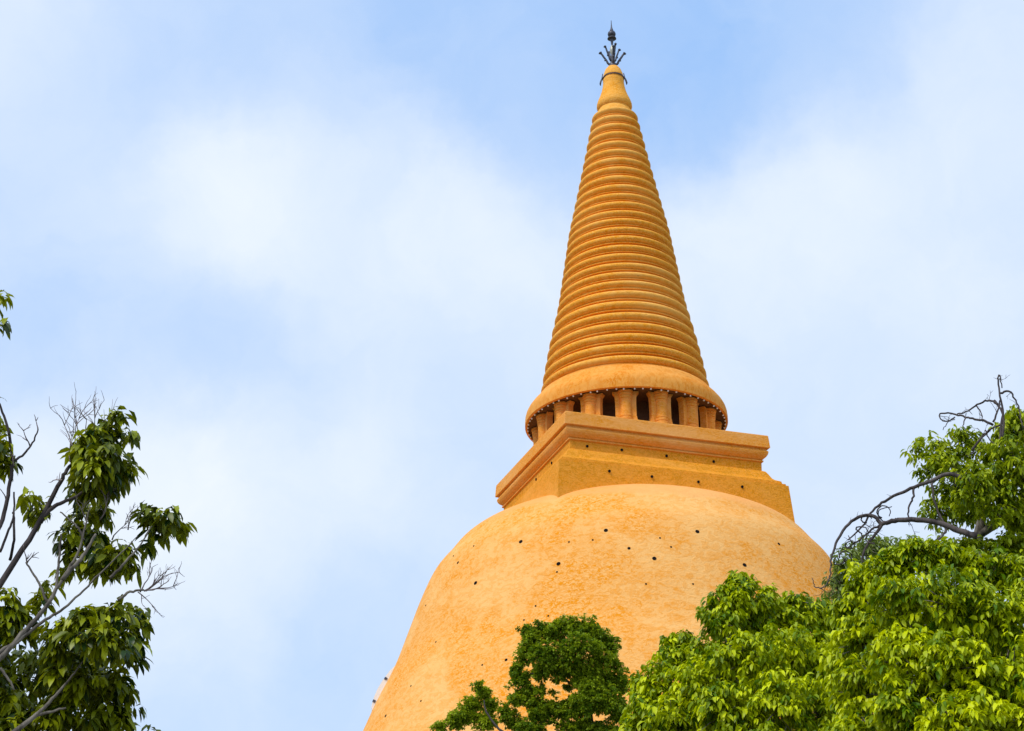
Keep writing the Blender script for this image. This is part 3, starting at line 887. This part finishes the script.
# ------------------------------------------------------------------ sky and light
SUN_AZ, SUN_EL = R(-40), R(53)      # azimuth measured from the viewer's side of the stupa, to the left
S_ = Vector((math.sin(SUN_AZ) * math.cos(SUN_EL), -math.cos(SUN_AZ) * math.cos(SUN_EL), math.sin(SUN_EL)))
sun_d = bpy.data.lights.new('sun', 'SUN')
sun_d.energy = 1.5
sun_d.angle = R(14)
sun_d.color = (1.0, 0.95, 0.86)
sun = bpy.data.objects.new('sun', sun_d); COL.objects.link(sun)
sun.rotation_mode = 'QUATERNION'
sun.rotation_quaternion = S_.to_track_quat('Z', 'Y')
sun.location = (-60, 0, 120)

W = bpy.data.worlds.new('World'); SC.world = W; W.use_nodes = True
nt = W.node_tree; nt.nodes.clear()
N_ = nt.nodes.new; Lk = nt.links.new
wo = N_('ShaderNodeOutputWorld'); bg = N_('ShaderNodeBackground'); bg.inputs['Strength'].default_value = 0.10
Lk(bg.outputs[0], wo.inputs[0])
sky = N_('ShaderNodeTexSky'); sky.sky_type = 'NISHITA'; sky.sun_disc = False
sky.sun_elevation = SUN_EL; sky.sun_rotation = math.atan2(S_.x, S_.y)
sky.air_density = 1.0; sky.dust_density = 1.0; sky.ozone_density = 1.5
tc = N_('ShaderNodeTexCoord')


def wmath(op, a, b=0.0, c=None):
    nd = N_('ShaderNodeMath'); nd.operation = op
    for i, x in enumerate((a, b) if c is None else (a, b, c)):
        if isinstance(x, (int, float)): nd.inputs[i].default_value = x
        else: Lk(x, nd.inputs[i])
    return nd.outputs[0]


def wnoise(scale, detail, rough, vec, dist=0.0):
    nd = N_('ShaderNodeTexNoise')
    nd.inputs['Scale'].default_value = scale; nd.inputs['Detail'].default_value = detail; nd.inputs['Roughness'].default_value = rough
    nd.inputs['Distortion'].default_value = dist
    Lk(vec, nd.inputs['Vector'])
    return nd


# warped direction, for soft ragged cloud edges
warp = wnoise(11.0, 6, 0.6, tc.outputs['Generated'])
sub = N_('ShaderNodeVectorMath'); sub.operation = 'SUBTRACT'; Lk(warp.outputs['Color'], sub.inputs[0]); sub.inputs[1].default_value = (.5, .5, .5)
scl = N_('ShaderNodeVectorMath'); scl.operation = 'SCALE'; Lk(sub.outputs[0], scl.inputs[0]); scl.inputs['Scale'].default_value = 0.085
add = N_('ShaderNodeVectorMath'); add.operation = 'ADD'; Lk(tc.outputs['Generated'], add.inputs[0]); Lk(scl.outputs[0], add.inputs[1])
dirv = N_('ShaderNodeVectorMath'); dirv.operation = 'NORMALIZE'; Lk(add.outputs[0], dirv.inputs[0])
fb = wnoise(3.0, 6, 0.55, tc.outputs['Generated'], 0.3)
wis = wnoise(16.0, 7, 0.6, dirv.outputs[0], 0.5)
fbm = wmath('MULTIPLY_ADD', fb.outputs['Fac'], 1.6, -0.25)
num, den = wmath('MULTIPLY', fbm, 0.004), None
wsum = 0.004
# how thick the thin cloud is in each direction of the sky
for px, py, v in [(10, 10, .68), (120, 60, .42), (250, 50, .34), (440, 50, .18), (490, 110, .26), (240, 205, 1.0), (290, 185, .85), (150, 215, .68), (50, 250, .50), (60, 150, .52), (450, 225, .96), (400, 190, .70), (335, 235, .80), (505, 260, .85),
                  (60, 345, .34), (170, 340, .42), (250, 362, .36), (370, 300, .72), (450, 345, .52), (320, 130, .48), (600, 60, .14), (540, 150, .32), (700, 60, .06), (730, 130, .14), (800, 60, .22), (860, 25, .28), (900, 90, .50), (960, 100, .74),
                  (1010, 60, .62), (840, 175, .92), (760, 235, .84), (940, 130, .90), (900, 250, .72), (1005, 200, .55), (950, 305, .86), (720, 290, .78), (820, 320, .66), (1010, 360, .62), (540, 330, .62), (300, 415, .55), (150, 450, .94), (60, 430, .86), (230, 470, .98),
                  (350, 475, .92), (425, 505, .62), (480, 430, .55), (300, 560, .72), (210, 580, .80), (330, 655, .40), (200, 700, .50), (380, 600, .50), (850, 470, .66), (900, 400, .64), (800, 430, .60), (740, 380, .70)]:
    dv = ray(px, py)
    dt = N_('ShaderNodeVectorMath'); dt.operation = 'DOT_PRODUCT'
    Lk(dirv.outputs[0], dt.inputs[0]); dt.inputs[1].default_value = tuple(dv)
    w = wmath('EXPONENT', wmath('MULTIPLY', wmath('SUBTRACT', dt.outputs['Value'], 1.0), 1300.0))
    num = wmath('MULTIPLY_ADD', w, v, num)
    den = wmath('ADD', w, wsum) if den is None else wmath('ADD', den, w)
acc = wmath('MULTIPLY_ADD', wmath('DIVIDE', num, den), 1.12, -0.07)
acc = wmath('ADD', acc, wmath('MULTIPLY_ADD', wis.outputs['Fac'], 0.36, -0.20))
cr = N_('ShaderNodeMapRange')
cr.inputs['From Min'].default_value = 0.0; cr.inputs['From Max'].default_value = 1.02
Lk(acc, cr.inputs['Value'])
mixv = N_('ShaderNodeMix'); mixv.data_type = 'RGBA'       # thin veil over the blue
mixv.inputs[0].default_value = 0.85
Lk(sky.outputs[0], mixv.inputs[6]); mixv.inputs[7].default_value = (2.3, 3.7, 6.15, 1)
mixc = N_('ShaderNodeMix'); mixc.data_type = 'RGBA'
Lk(cr.outputs['Result'], mixc.inputs[0]); Lk(mixv.outputs[2], mixc.inputs[6]); mixc.inputs[7].default_value = (5.2, 5.6, 6.1, 1)
Lk(mixc.outputs[2], bg.inputs['Color'])

# ------------------------------------------------------------------ view
SC.view_settings.view_transform = 'Standard'
SC.view_settings.look = 'None'
SC.view_settings.exposure = 0.78
SC.view_settings.gamma = 1.0
SC.view_settings.use_curve_mapping = False
SC.render.resolution_x, SC.render.resolution_y = 1024, 731
SC.cycles.max_bounces = 6
SC.cycles.diffuse_bounces = 3
SC.cycles.transmission_bounces = 3
